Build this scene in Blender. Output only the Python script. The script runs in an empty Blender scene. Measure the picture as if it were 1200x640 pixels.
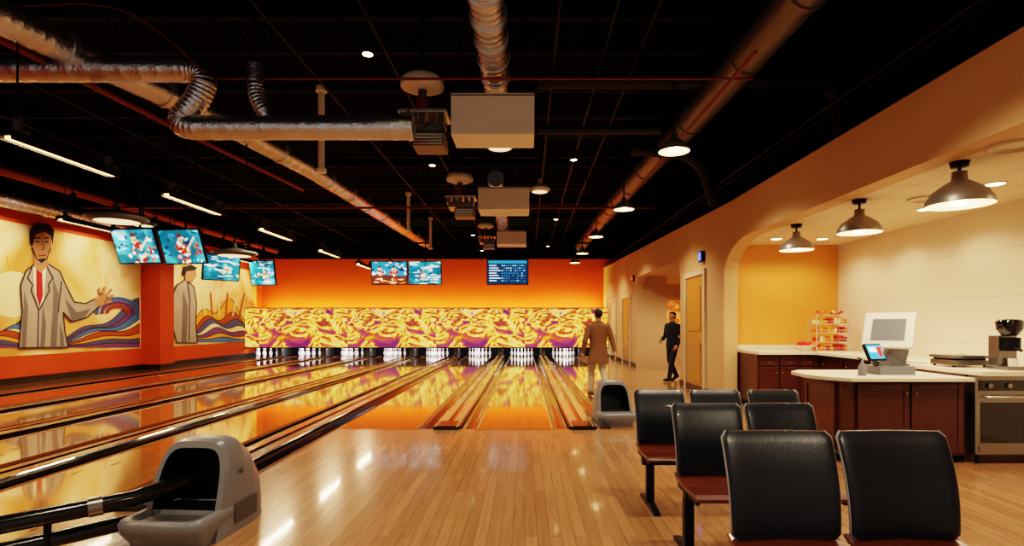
import bpy, math, random
from mathutils import Vector, Matrix
from mathutils.bvhtree import BVHTree
random.seed(7)
scene = bpy.context.scene
COL = scene.collection

# ------------------------------------------------------------------ helpers
def hexc(h):
    h = h.lstrip('#'); r = [int(h[i:i+2], 16)/255 for i in (0, 2, 4)]
    return tuple((c/12.92 if c <= .04045 else ((c+.055)/1.055)**2.4) for c in r) + (1,)

def mat(name, col, rough=.5, metal=0., emis=None, es=0., bump=None, coat=0., spec=.5, mottled=None):
    m = bpy.data.materials.new(name); m.use_nodes = True
    nt = m.node_tree; b = nt.nodes['Principled BSDF']
    c = hexc(col) if isinstance(col, str) else col
    b.inputs['Base Color'].default_value = c
    b.inputs['Roughness'].default_value = rough
    b.inputs['Metallic'].default_value = metal
    b.inputs['Specular IOR Level'].default_value = spec
    b.inputs['Coat Weight'].default_value = coat
    b.inputs['Coat Roughness'].default_value = .05
    if emis:
        b.inputs['Emission Color'].default_value = hexc(emis) if isinstance(emis, str) else emis
        b.inputs['Emission Strength'].default_value = es
    if bump or mottled:
        tc = nt.nodes.new('ShaderNodeTexCoord')
        n = nt.nodes.new('ShaderNodeTexNoise')
        n.inputs['Scale'].default_value = (bump or mottled)[0]
        n.inputs['Detail'].default_value = 4
        nt.links.new(tc.outputs['Object'], n.inputs['Vector'])
        if bump:
            bp = nt.nodes.new('ShaderNodeBump'); bp.inputs['Strength'].default_value = bump[1]
            bp.inputs['Distance'].default_value = .02
            nt.links.new(n.outputs['Fac'], bp.inputs['Height'])
            nt.links.new(bp.outputs['Normal'], b.inputs['Normal'])
        if mottled:
            mx = nt.nodes.new('ShaderNodeMix'); mx.data_type = 'RGBA'
            mx.inputs['A'].default_value = c
            mx.inputs['B'].default_value = hexc(mottled[1])
            nt.links.new(n.outputs['Fac'], mx.inputs['Factor'])
            nt.links.new(mx.outputs['Result'], b.inputs['Base Color'])
    return m

def wood(name, c1, c2, cm, bw, rh, rough, coat=0., grain=.35, mortar=.002):
    m = bpy.data.materials.new(name); m.use_nodes = True
    nt = m.node_tree; N = nt.nodes; L = nt.links; b = N['Principled BSDF']
    tc = N.new('ShaderNodeTexCoord'); mp = N.new('ShaderNodeMapping')
    mp.inputs['Rotation'].default_value = (0, 0, math.pi/2)
    L.new(tc.outputs['Object'], mp.inputs['Vector'])
    br = N.new('ShaderNodeTexBrick')
    br.inputs['Color1'].default_value = hexc(c1); br.inputs['Color2'].default_value = hexc(c2)
    br.inputs['Mortar'].default_value = hexc(cm); br.inputs['Scale'].default_value = 1
    br.inputs['Mortar Size'].default_value = mortar; br.inputs['Brick Width'].default_value = bw
    br.inputs['Row Height'].default_value = rh; br.offset = .37
    L.new(mp.outputs[0], br.inputs['Vector'])
    m2 = N.new('ShaderNodeMapping'); m2.inputs['Scale'].default_value = (22, 1.2, 1)
    L.new(tc.outputs['Object'], m2.inputs['Vector'])
    ns = N.new('ShaderNodeTexNoise'); ns.inputs['Scale'].default_value = 1.6; ns.inputs['Detail'].default_value = 5
    L.new(m2.outputs[0], ns.inputs['Vector'])
    rp = N.new('ShaderNodeValToRGB')
    rp.color_ramp.elements[0].position = .3; rp.color_ramp.elements[0].color = (1-grain, 1-grain*1.05, 1-grain*1.15, 1)
    rp.color_ramp.elements[1].position = .7; rp.color_ramp.elements[1].color = (1, 1, 1, 1)
    L.new(ns.outputs['Fac'], rp.inputs[0])
    mx = N.new('ShaderNodeMix'); mx.data_type = 'RGBA'; mx.blend_type = 'MULTIPLY'; mx.inputs['Factor'].default_value = 1
    L.new(br.outputs['Color'], mx.inputs['A']); L.new(rp.outputs['Color'], mx.inputs['B'])
    L.new(mx.outputs['Result'], b.inputs['Base Color'])
    b.inputs['Roughness'].default_value = rough
    b.inputs['Coat Weight'].default_value = coat; b.inputs['Coat Roughness'].default_value = .06
    return m

def ramp_mat(name, stops, scale, distort=2., rough=.5, es=0., wrap=None, stretch=(1, 1, 1), interp='LINEAR', detail=4, rot=(0, .5, 0)):
    m = bpy.data.materials.new(name); m.use_nodes = True
    nt = m.node_tree; N = nt.nodes; L = nt.links; b = N['Principled BSDF']
    tc = N.new('ShaderNodeTexCoord'); vec = tc.outputs['Object']
    if wrap:
        sp = N.new('ShaderNodeSeparateXYZ'); L.new(vec, sp.inputs[0])
        w = N.new('ShaderNodeMath'); w.operation = 'WRAP'; w.inputs[1].default_value = wrap; w.inputs[2].default_value = 0
        L.new(sp.outputs[0], w.inputs[0])
        cb = N.new('ShaderNodeCombineXYZ'); L.new(w.outputs[0], cb.inputs[0])
        L.new(sp.outputs[1], cb.inputs[1]); L.new(sp.outputs[2], cb.inputs[2]); vec = cb.outputs[0]
    mp = N.new('ShaderNodeMapping'); mp.inputs['Scale'].default_value = stretch
    mp.inputs['Rotation'].default_value = rot
    L.new(vec, mp.inputs['Vector'])
    n = N.new('ShaderNodeTexNoise'); n.inputs['Scale'].default_value = scale; n.inputs['Detail'].default_value = detail
    n.inputs['Distortion'].default_value = distort
    L.new(mp.outputs[0], n.inputs['Vector'])
    r = N.new('ShaderNodeValToRGB'); cr = r.color_ramp; cr.interpolation = interp
    while len(cr.elements) < len(stops): cr.elements.new(.5)
    for e, (p, c) in zip(cr.elements, stops): e.position = p; e.color = hexc(c)
    L.new(n.outputs['Fac'], r.inputs[0]); L.new(r.outputs[0], b.inputs['Base Color'])
    if es:
        L.new(r.outputs[0], b.inputs['Emission Color']); b.inputs['Emission Strength'].default_value = es
    b.inputs['Roughness'].default_value = rough
    return m

class B:
    def __init__(s): s.v = []; s.f = []; s.m = []; s.s = []; s.mats = []; s.M = Matrix.Identity(4)
    def mi(s, mt):
        if mt not in s.mats: s.mats.append(mt)
        return s.mats.index(mt)
    def add(s, vs, fs, mt, smooth=False):
        o = len(s.v); s.v += [s.M @ Vector(p) for p in vs]; k = s.mi(mt)
        for f in fs: s.f.append([i+o for i in f]); s.m.append(k); s.s.append(smooth)
    def box(s, x0, x1, y0, y1, z0, z1, mt):
        vs = [(x, y, z) for z in (z0, z1) for y in (y0, y1) for x in (x0, x1)]
        s.add(vs, [(0, 2, 3, 1), (4, 5, 7, 6), (0, 1, 5, 4), (2, 6, 7, 3), (0, 4, 6, 2), (1, 3, 7, 5)], mt)
    def prism(s, pts, axis, a, b, mt):
        def P(u, v, w):
            return {'x': (w, u, v), 'y': (u, w, v), 'z': (u, v, w)}[axis]
        n = len(pts); vs = [P(u, v, a) for u, v in pts] + [P(u, v, b) for u, v in pts]
        fs = [list(range(n)), list(range(2*n-1, n-1, -1))] + [(i, (i+1) % n, n+(i+1) % n, n+i) for i in range(n)]
        s.add(vs, fs, mt)
    def loft(s, rings, mt, cap=True, smooth=True):
        n = len(rings[0]); vs = [p for r in rings for p in r]
        fs = [(j*n+i, j*n+(i+1) % n, (j+1)*n+(i+1) % n, (j+1)*n+i) for j in range(len(rings)-1) for i in range(n)]
        s.add(vs, fs, mt, smooth)
        if cap:
            s.add(rings[0], [list(range(n-1, -1, -1))], mt); s.add(rings[-1], [list(range(n))], mt)
    def tube(s, path, r, mt, n=14, cap=True, ex=1., up=None):
        path = [Vector(p) for p in path]; R = r if isinstance(r, (list, tuple)) else [r]*len(path)
        t0 = (path[1]-path[0]).normalized(); a = Vector(up) if up else (Vector((0, 0, 1)) if abs(t0.z) < .9 else Vector((1, 0, 0)))
        u = (a - t0*a.dot(t0)).normalized(); rings = []
        for i, p in enumerate(path):
            if i == 0: t = t0
            elif i == len(path)-1: t = (path[-1]-path[-2]).normalized()
            else: t = ((path[i+1]-p).normalized() + (p-path[i-1]).normalized()).normalized()
            u = (u - t*u.dot(t)).normalized(); w = t.cross(u)
            rings.append([p + u*math.cos(2*math.pi*k/n)*R[i]*ex + w*math.sin(2*math.pi*k/n)*R[i] for k in range(n)])
        s.loft(rings, mt, cap)
    def cyl(s, p0, p1, r, mt, n=16, r1=None): s.tube([p0, p1], [r, r if r1 is None else r1], mt, n)
    def lathe(s, c, prof, mt, n=28):
        c = Vector(c); rings = [[c+Vector((r*math.cos(2*math.pi*k/n), r*math.sin(2*math.pi*k/n), z)) for k in range(n)] for r, z in prof]
        s.loft(rings, mt, False)
    def ell(s, c, r, mt, n=20):
        c = Vector(c); m_ = n//2
        rings = [[c+Vector((r[0]*math.sin(math.pi*j/m_)*math.cos(2*math.pi*k/n), r[1]*math.sin(math.pi*j/m_)*math.sin(2*math.pi*k/n), -r[2]*math.cos(math.pi*j/m_))) for k in range(n)] for j in range(1, m_)]
        s.loft(rings, mt, True)
    def mesh(s, name):
        me = bpy.data.meshes.new(name); me.from_pydata([tuple(p) for p in s.v], [], s.f)
        for mt in s.mats: me.materials.append(mt)
        me.polygons.foreach_set('material_index', s.m); me.polygons.foreach_set('use_smooth', s.s); me.update(); return me
    def obj(s, name, bevel=0, parent=None, recalc=True):
        me = s.mesh(name)
        if recalc:
            import bmesh
            bm = bmesh.new(); bm.from_mesh(me); bmesh.ops.recalc_face_normals(bm, faces=bm.faces); bm.to_mesh(me); bm.free()
        o = bpy.data.objects.new(name, me); COL.objects.link(o)
        if bevel:
            md = o.modifiers.new('bevel', 'BEVEL'); md.width = bevel; md.segments = 2; md.limit_method = 'ANGLE'; md.angle_limit = math.radians(50)
        if parent: o.parent = parent
        return o

def fillet(pts, r, seg=8):
    pts = [Vector(p) for p in pts]; out = [pts[0]]
    for i in range(1, len(pts)-1):
        a = (pts[i-1]-pts[i]); b = (pts[i+1]-pts[i]); ra = min(r, a.length*.49); rb = min(r, b.length*.49)
        p0 = pts[i]+a.normalized()*ra; p1 = pts[i]+b.normalized()*rb
        for k in range(seg+1):
            t = k/seg; out.append(p0*(1-t)**2 + pts[i]*2*t*(1-t) + p1*t*t)
    out.append(pts[-1]); return out

def light(name, kind, loc, direction=(0, 0, -1), energy=50, col=(1, .8, .55), size=.1, size_y=None, angle=120, blend=.6):
    l = bpy.data.lights.new(name, kind); l.energy = energy; l.color = col
    if kind == 'AREA':
        l.size = size
        if size_y: l.shape = 'RECTANGLE'; l.size_y = size_y
    else: l.shadow_soft_size = size
    if kind == 'SPOT': l.spot_size = math.radians(angle); l.spot_blend = blend
    o = bpy.data.objects.new(name, l); o.location = loc
    o.rotation_euler = Vector(direction).to_track_quat('-Z', 'Y').to_euler(); COL.objects.link(o); return o

WARM = (1, .71, .43); SOFT = (1, .81, .59)

# ------------------------------------------------------------------ materials
M_floor = wood('maple_plank_floor', '#B5865F', '#A1754F', '#795238', 1.6, .085, .22, .45, .24)
M_lane = wood('polished_lane_boards', '#BE864A', '#AA733A', '#784A26', 6, .055, .06, 1., .28)
M_black = mat('black_paint', '#0C0C0F', .7, spec=.25)
M_ceil = mat('ceiling_black', '#050507', .95, spec=.1)
M_steel_dark = mat('dark_steel', '#121316', .45, .6)
M_rubber = mat('gutter_black', '#0D0D10', .2, .1, coat=.4)
M_cap = mat('lane_cap_tan', '#CBA67A', .25, coat=.4, mottled=(9, '#A58055'))
M_cap2 = mat('lane_cap_orange', '#A8652C', .25, coat=.4, mottled=(9, '#7A4119'))
M_foil = mat('foil_duct', '#D5DBE6', .27, .95, bump=(26, .5))
M_bronze = mat('bronze_duct', '#7C756F', .42, .6, bump=(12, .4))
M_band = mat('duct_band', '#E2E2E2', .3, .9)
M_dark_duct = mat('dark_pipe', '#25211F', .5, .4)
M_red = mat('red_pipe', '#7A2317', .5)
M_oranged = mat('orange_pipe', '#8B4520', .45, .5)
M_orange = mat('orange_wall', '#CE4E0E', .7, mottled=(1.5, '#BB420A'))
M_yellow = mat('yellow_wall', '#E29A48', .7, mottled=(1.2, '#D68E3C'))
M_beige = mat('beige_plaster', '#D0AB80', .75, mottled=(1.5, '#C29C70'))
M_base = mat('black_baseboard', '#16110F', .4)
M_white = mat('white_plastic', '#E6DED0', .45)
M_whitebox = mat('white_box', '#E8E2D8', .5)
M_grey = mat('grey_plastic', '#74767B', .34, coat=.2)
M_greyd = mat('grey_plastic_dark', '#4B4B4D', .4)
M_cav = mat('cavity_black', '#050506', .5)
M_leather = mat('black_leather', '#0E1622', .36, bump=(50, .04), coat=.1)
M_piping = mat('grey_piping', '#8A8B8E', .4)
M_seatwood = mat('cherry_wood_seat', '#6E3520', .3, coat=.4, mottled=(14, '#4A2111'))
M_cab = mat('dark_cabinet_wood', '#54281C', .4, coat=.2, mottled=(7, '#3A1810'))
M_counter = mat('cream_countertop', '#E0D5C2', .3, mottled=(18, '#D0C1A8'))
M_brass = mat('brass', '#C9A050', .3, 1)
M_inox = mat('stainless', '#8F8B86', .28, .95)
M_glassd = mat('dark_glass', '#0B0C0E', .06, coat=.5)
M_bulb = mat('bulb_glow', '#FFE9C8', .5, emis='#FFD9A0', es=14)
M_tube = mat('tube_glow', '#FFD9A8', .5, emis='#FFB46C', es=5)
M_shade = mat('lamp_shade_metal', '#A09A92', .4, .6)
M_shadein = mat('lamp_shade_inner', '#F4E8D0', .5, emis='#FFDFA8', es=1.2)
M_door = mat('door_gold', '#B98438', .4)
M_frame = mat('door_frame', '#CDBB9E', .5)
M_blue = mat('blue_led', '#2040FF', .5, emis='#2A55FF', es=4)
M_redled = mat('red_led', '#FF3020', .5, emis='#FF4020', es=3)
M_pin = mat('pin_white', '#F4F1EA', .25, coat=.4, emis='#FFFFFF', es=.15)
M_pinred = mat('pin_red', '#B31E14', .3)
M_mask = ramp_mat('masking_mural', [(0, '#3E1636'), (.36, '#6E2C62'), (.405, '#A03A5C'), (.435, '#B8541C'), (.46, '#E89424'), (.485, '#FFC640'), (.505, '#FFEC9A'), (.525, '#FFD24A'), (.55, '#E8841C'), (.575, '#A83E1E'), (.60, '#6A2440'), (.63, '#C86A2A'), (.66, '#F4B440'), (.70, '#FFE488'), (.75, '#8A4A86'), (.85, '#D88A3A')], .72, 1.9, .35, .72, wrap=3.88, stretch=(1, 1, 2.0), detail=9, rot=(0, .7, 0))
M_muralbg = ramp_mat('wall_mural_ground', [(0, '#C27A34'), (.38, '#D89C4C'), (.48, '#E8C07C'), (.6, '#F0D8A6'), (.8, '#E09A38')], .5, 1.0, .7)
M_farmural = ramp_mat('corridor_mural', [(0, '#6A2A10'), (.45, '#C86018'), (.55, '#F0B050'), (.7, '#803018')], 1.6, 2, .6, .3)
def em(name, c, s=1.0): return mat(name, c, .3, emis=c, es=s)
S_teal = ramp_mat('screen_teal', [(0, '#043848'), (.45, '#0B6E86'), (.6, '#46B6C8'), (.8, '#BFECEE')], 2.2, .6, .2, .9)
S_navy = em('screen_navy', '#0C2E52'); S_lt = em('screen_light', '#BFE4F2', 1.2); S_or = em('screen_orange', '#D8662A'); S_skin = em('screen_skin', '#E8B890')
S_red = em('screen_red', '#B42A20'); S_cream = em('screen_cream', '#F4EAD4'); S_brown = em('screen_brown', '#5A2A16'); S_mid = em('screen_blue', '#2A8CB8'); S_deep = em('screen_deep', '#0A5470')

def tile_mat(name, c, cm, w, h, off, rough, axis_rot):
    m = bpy.data.materials.new(name); m.use_nodes = True
    nt = m.node_tree; N = nt.nodes; L = nt.links; b = N['Principled BSDF']
    tc = N.new('ShaderNodeTexCoord'); mp = N.new('ShaderNodeMapping'); mp.inputs['Rotation'].default_value = axis_rot
    L.new(tc.outputs['Object'], mp.inputs[0])
    br = N.new('ShaderNodeTexBrick'); br.offset = off
    for k, v in (('Scale', 1), ('Mortar Size', .006), ('Brick Width', w), ('Row Height', h)): br.inputs[k].default_value = v
    br.inputs['Color1'].default_value = hexc(c); br.inputs['Color2'].default_value = hexc(c); br.inputs['Mortar'].default_value = hexc(cm)
    L.new(mp.outputs[0], br.inputs['Vector']); L.new(br.outputs['Color'], b.inputs['Base Color'])
    b.inputs['Roughness'].default_value = rough; return m
M_ctile = tile_mat('kitchen_ceiling_tile', '#D8C4A6', '#B49E80', .6, .6, 0, .8, (0, 0, 0))
M_wtile = tile_mat('white_wall_tile', '#E0D2BC', '#CCBCA0', .6, .3, .5, .45, (math.pi/2, 0, math.pi/2))

# ------------------------------------------------------------------ room shell
WX = -12.3; RX = 3.7; KX = 5.93; KY = 10.5
b = B(); b.box(-13, 8, -4, 28, -.3, -.14, M_black); b.obj('floor_slab')
b = B()
b.box(-2.59, 8, -4, 7.66, -.14, 0, M_floor)
b.box(2.28, 8, 7.66, 26, -.14, 0, M_floor)
b.box(-12.3, -2.59, -4, 2.2, -.14, 0, M_floor)
b.obj('floor')
b = B(); b.box(-12.4, 8, -4, 28, 6.0, 6.2, M_ceil); b.obj('ceiling')
b = B(); b.box(-12.6, WX, -4, 26.2, -.14, 4.5, M_orange); b.box(-12.6, WX, -4, 26.2, 4.5, 6, M_ceil)
b.obj('wall_left')
b = B(); b.box(WX, WX+.6, 17.8, 18.5, 0, 4.5, M_orange); b.obj('wall_pilaster')
b = B(); b.box(WX, WX+.03, -4, 17.8, 0, .16, M_base); b.box(WX, WX+.63, 17.77, 18.53, 0, .16, M_base); b.box(WX, WX+.03, 18.5, 26, 0, .16, M_base)
b.obj('baseboard_left')
b = B(); b.box(-12.6, 8, 26.0, 26.2, -.14, 4.5, M_orange); b.box(-12.6, 8, 25.9, 26.2, 4.5, 6, M_ceil); b.obj('wall_far')

def arc(cx, cz, rx, rz, a0, a1, n=8):
    return [(cx+rx*math.cos(math.radians(a0+(a1-a0)*i/n)), cz+rz*math.sin(math.radians(a0+(a1-a0)*i/n))) for i in range(n+1)]
prof = [(26, 0), (18.5, 0)] + arc(17.9, 2.5, .6, .5, 0, 90) + arc(13.9, 2.5, .7, .5, 90, 180) + [(13.2, 0), (10.3, 0)]
prof += arc(9.1, 2.35, 1.2, .6, 0, 90) + [(-4, 2.95), (-4, 3.66), (10, 3.66), (26, 4.1)]
b = B(); b.prism(prof, 'x', RX, RX+.25, M_beige); b.obj('wall_right')
b = B(); b.box(RX-.025, RX, 18.5, 26, 0, .14, M_base); b.box(RX-.025, RX, 10.3, 13.2, 0, .14, M_base); b.obj('baseboard_right')
b = B(); b.box(RX+.25, KX+.2, KY, KY+.2, 0, 3.3, M_yellow); b.obj('wall_kitchen_far')
b = B(); b.box(KX, KX+.2, -4, KY, 0, 3.3, M_wtile); b.obj('wall_kitchen_right')
b = B(); b.box(RX+.25, KX, -4, KY, 2.95, 3.1, M_ctile); b.obj('ceiling_kitchen')
b = B(); b.box(RX+.25, 4.75, 18.5, 18.7, 0, 3.6, M_beige); b.obj('wall_corridor')
b = B(); b.box(7.8, 8, KY, 26, 0, 3.6, M_beige); b.obj('wall_corridor_right')
b = B(); b.box(4.0, 8, 22.5, 22.7, 0, 3.6, M_beige); b.box(4.9, 7.6, 22.46, 22.5, .9, 2.4, M_farmural); b.obj('wall_corridor_far')
b = B(); b.box(RX+.25, 8, KY+.2, 22.5, 3.05, 3.2, M_beige); b.obj('ceiling_corridor')
b = B(); b.box(6.3, 6.5, -4, 26, 3.3, 6, M_ceil); b.obj('wall_upper_right')

def wdoor(name, y0, y1, h, m):
    b = B(); x = RX
    b.box(x-.05, x, y0, y0+.12, 0, h, M_frame); b.box(x-.05, x, y1-.12, y1, 0, h, M_frame); b.box(x-.05, x, y0+.12, y1-.12, h-.12, h, M_frame)
    b.box(x-.02, x, y0+.12, y1-.12, 0.0, h-.12, m)
    b.box(x-.035, x-.02, y0+.3, y1-.3, h*.5, h-.35, m); b.box(x-.035, x-.02, y0+.3, y1-.3, .2, h*.42, m)
    b.cyl((x-.02, y0+.22, 1.0), (x-.08, y0+.22, 1.0), .02, M_brass); b.cyl((x-.08, y0+.2, 1.0), (x-.08, y0+.34, 1.0), .012, M_brass)
    b.obj(name, .006)
wdoor('door_1', 11.3, 12.75, 2.6, M_door)
wdoor('door_2', 19.3, 20.9, 2.5, M_door)
wdoor('door_3', 22.3, 23.9, 2.5, M_frame)
b = B(); b.box(RX-.08, RX, 11.38, 11.58, 2.74, 2.96, M_steel_dark); b.box(RX-.085, RX-.08, 11.41, 11.55, 2.77, 2.93, M_blue); b.box(RX-.1, RX-.08, 11.45, 11.51, 2.81, 2.89, M_white); b.obj('exit_sign', .01)
b = B(); b.box(RX-.06, RX, 18.7, 18.95, 2.9, 3.1, M_steel_dark); b.cyl((RX-.06, 18.82, 3.0), (RX-.08, 18.82, 3.0), .05, M_redled); b.obj('alarm_beacon', .01)

# ------------------------------------------------------------------ lanes
divs = [.80, -1.08, -3.02, -4.96, -6.90, -8.84, -10.78]
HW = .43
def divider(xc, y0, y1, cap):
    b = B(); n = 8
    def strip(x0, z0, x1, z1, m, sm=False):
        b.add([(xc+x0, y0, z0), (xc+x1, y0, z1), (xc+x1, y1, z1), (xc+x0, y1, z0)], [(0, 1, 2, 3)], m, sm)
    for s in (-1, 1):
        for k in range(n):
            a0 = math.pi*k/n; a1 = math.pi*(k+1)/n
            strip(s*(.31+.12*math.cos(a0)), -.085*math.sin(a0), s*(.31+.12*math.cos(a1)), -.085*math.sin(a1), M_rubber, True)
        strip(s*.43, .0005, s*.415, .012, cap); strip(s*.415, .012, s*.405, -.02, cap)
        strip(s*.19, -.12, s*.19, .03, M_rubber); strip(s*.19, .03, s*.16, .035, M_rubber)
        strip(s*.16, .035, s*.04, .04, cap); strip(s*.04, .04, s*.03, .02, M_rubber)
    strip(-.03, .02, .03, .02, M_rubber)
    b.box(xc-HW, xc+HW, y0-.02, y0, -.13, -.002, M_rubber)
    b.prism([(xc-.17, 0), (xc+.17, 0), (xc+.13, .055), (xc-.13, .055)], 'y', y0-.06, y0+.35, M_rubber)
    b.obj('lane_divider', recalc=False)
for i, x in enumerate(divs):
    divider(x, 7.66 if i < 2 else (4.35 if i == 2 else 2.2), 25.38, M_cap if i < 2 else M_cap2)
edges = [(divs[0]+HW, 2.28, 7.66)] + [(divs[i+1]+HW, divs[i]-HW, 7.66 if i < 2 else 2.2) for i in range(6)] + [(WX, divs[6]-HW, 2.2)]
for (x0, x1, y0) in edges:
    b = B(); b.box(x0, x1, y0, 25.39, -.14, 0, M_lane)
    xc = (x0+x1)/2
    if x1-x0 > .8:
        for k in range(-3, 4):
            ya = y0+4.2-abs(k)*.35
            b.add([(xc+k*.13-.02, ya, .002), (xc+k*.13+.02, ya, .002), (xc+k*.13, ya+.16, .002)], [(0, 1, 2)], M_seatwood)
    b.obj('bowling_lane')
b = B(); b.box(divs[2]+HW, divs[2]+HW+.02, 2.2, 7.66, -.13, .002, M_rubber); b.box(divs[2]-HW, divs[2]+HW, 2.2, 4.33, -.14, 0, M_floor)
b.obj('trim_1')
b = B()
for x0, x1 in ((divs[2]+HW, divs[1]-HW), (divs[1]+HW, divs[0]-HW), (divs[0]+HW, 2.28)): b.box(x0, x1, 7.6, 7.66, 0, .003, M_cap2)
b.obj('foul_line')

pinprof = [(.0, 0), (.026, 0), (.029, .02), (.045, .06), (.060, .115), (.058, .15), (.045, .2), (.027, .25), (.023, .27), (.026, .3), (.032, .335), (.030, .36), (.018, .377), (.0, .38)]
allx = [(x0+x1)/2 for (x0, x1, _) in edges if x1-x0 > .8]
for xc in allx:
    b = B()
    for r in range(4):
        for k in range(r+1):
            c = (xc+(k-r/2)*.3048, 24.55+r*.25, 0.001)
            b.lathe(c, pinprof, M_pin, 12)
            b.lathe(c, [(.0275, .253), (.0245, .27), (.0265, .285)], M_pinred, 12)
    b.obj('bowling_pins', recalc=False)
b = B(); b.box(-12.25, 3.65, 24.3, 24.36, .44, 2.14, M_mask)
b.box(-12.25, 3.65, 24.27, 24.38, .40, .44, M_black); b.box(-12.25, 3.65, 24.26, 24.4, 2.14, 2.18, M_cap2)
b.box(-12.25, 3.65, 25.4, 25.45, 0, 1.9, M_black); b.box(-12.25, 3.65, 24.4, 25.4, 1.2, 1.25, M_black)
b.obj('masking_unit')
b = B()
for x in divs + [2.5]: b.box(x-.1, x+.1, 24.38, 25.38, 0.05, .40, M_greyd)
b.obj('pinsetter_kickbacks')
light('pit_light', 'AREA', (-4.3, 24.42, .39), (0, .5, -1), 120, (.92, .93, 1), 15.6, .06)

# ------------------------------------------------------------------ left wall painting
def LW(px, py):
    Y = 7995/(615-px); return (Y, 1.45-(py-380)*Y/650)
C_line = mat('mural_line', '#2E2022', .8); C_coat = mat('mural_coat', '#B5A690', .8, mottled=(2, '#8A7C72'))
C_fold = mat('mural_fold', '#6C605A', .8); C_shirt = mat('mural_shirt', '#E4D8BC', .8); C_tie = mat('mural_tie', '#A81610', .8)
C_skin = mat('mural_skin', '#B07A54', .8); C_hair = mat('mural_hair', '#120D0B', .8)
C_slate = mat('mural_slate', '#38446A', .8, mottled=(2.5, '#5A5688')); C_rust = mat('mural_rust', '#C0541C', .8, mottled=(2, '#8C3814'))
C_cream = mat('mural_cream', '#F0DCA8', .8); C_gold = mat('mural_gold', '#E8982A', .8); C_blue = mat('mural_blue', '#4472A8', .8); C_pur = mat('mural_purple', '#703E74', .8)
def paint(b, pts, m, lay): b.add([(WX+.012+lay*.002, *LW(*p)) for p in pts], [list(range(len(pts)))], m)
def stroke(b, pts, w, m, lay):
    for p, q in zip(pts, pts[1:]):
        dx, dy = q[0]-p[0], q[1]-p[1]; l = math.hypot(dx, dy) or 1; nx, ny = -dy/l*w/2, dx/l*w/2
        paint(b, [(p[0]+nx, p[1]+ny), (q[0]+nx, q[1]+ny), (q[0]-nx, q[1]-ny), (p[0]-nx, p[1]-ny)], m, lay)
def wave(b, x0, x1, crest, base, m, lay, line=C_line):
    n = 22; cv = [(x0+(x1-x0)*i/n, crest((i/n))) for i in range(n+1)]
    for p, q in zip(cv, cv[1:]):
        paint(b, [p, q, (q[0], base), (p[0], base)], m, lay)
    stroke(b, cv, 1.0, line, lay+.5)
b = B(); b.box(WX, WX+.01, 10.5, 17.75, .68, 3.9, M_muralbg)
paint(b, [(14+30*math.cos(a/20*2*math.pi), 345+27*math.sin(a/20*2*math.pi)) for a in range(20)], C_cream, 1)
for k in range(10):
    a = k*36+10; stroke(b, [(14+34*math.cos(math.radians(a)), 345+30*math.sin(math.radians(a))), (14+52*math.cos(math.radians(a)), 345+46*math.sin(math.radians(a)))], 2, C_gold, 1)
S = math.sin
seq = ((C_slate, 34), (C_pur, 28), (C_blue, 25), (C_cream, 20), (C_rust, 18), (C_gold, 12), (C_slate, 8), (C_pur, 4))
for k, (m, h) in enumerate(seq):
    wave(b, -70, 26, lambda u, h=h, k=k: 407-h*(.75+.35*S(u*7+k*.55)), 407, m, 2+k)
    wave(b, 74, 163, lambda u, h=h, k=k: 407-h*(.25+1.25*u**.9)*(1+.16*S(u*8.5-k*.5)), 407, m, 2+k)
for k in range(3):
    pts = [(136+(24-k*6)*math.cos(math.radians(t)), 366-(16-k*4.5)*S(math.radians(t))) for t in range(-20, 200, 16)]
    stroke(b, pts, 4.6, (C_blue, C_pur, C_rust)[k], 11+k); stroke(b, pts, .8, C_line, 14)
coat = [(20, 408), (24, 365), (22, 335), (28, 318), (38, 310), (54, 309), (68, 318), (76, 336), (85, 354), (98, 356), (110, 350), (117, 357), (100, 372), (82, 377), (72, 366), (74, 388), (78, 407)]
paint(b, coat, C_coat, 16); stroke(b, coat+[coat[0]], 1.6, C_line, 17)
for f in ([(60, 326), (67, 345), (64, 407), (57, 407), (60, 360)], [(26, 340), (31, 360), (28, 407), (23, 407)], [(74, 350), (88, 366), (104, 362), (98, 371), (82, 376)], [(48, 356), (52, 380), (50, 407), (45, 407)], [(68, 380), (72, 392), (73, 407), (69, 407)]):
    paint(b, f, C_fold, 18)
paint(b, [(36, 312), (52, 311), (49, 352), (43, 360), (39, 346)], C_shirt, 19)
paint(b, [(40, 315), (47, 315), (48, 346), (44, 360), (40, 346)], C_tie, 20)
for q in ([(36, 311), (30, 326), (36, 334), (34, 340), (43, 363)], [(52, 311), (60, 326), (54, 334), (56, 340), (44, 363)]): stroke(b, q, 1.5, C_line, 20)
stroke(b, [(43, 362), (42, 407)], 1.2, C_line, 20); stroke(b, [(70, 330), (66, 366)], 1.1, C_line, 20)
paint(b, [(38, 298), (53, 296), (54, 311), (45, 320), (37, 312)], C_skin, 21)
paint(b, [(35, 274), (40, 267), (54, 267), (58, 275), (57, 292), (52, 303), (46, 308), (40, 304), (35, 290)], C_skin, 22)
paint(b, [(33, 287), (32, 270), (40, 262), (54, 262), (61, 270), (59, 287), (57, 277), (50, 271), (39, 275), (36, 287)], C_hair, 23)
paint(b, [(42, 304), (46, 303), (51, 303), (47, 308)], C_hair, 23)
stroke(b, [(42, 300), (51, 299)], 1.8, C_tie, 24); stroke(b, [(47, 282), (49, 292), (45, 293)], 1, C_line, 24)
stroke(b, [(35, 290), (40, 303), (46, 308), (52, 303), (57, 291)], 1.2, C_line, 24)
for x in (39, 50): stroke(b, [(x-1, 279), (x+5, 279)], 1.6, C_hair, 24); stroke(b, [(x, 283.5), (x+4, 283.5)], 1.8, C_hair, 24)
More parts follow.
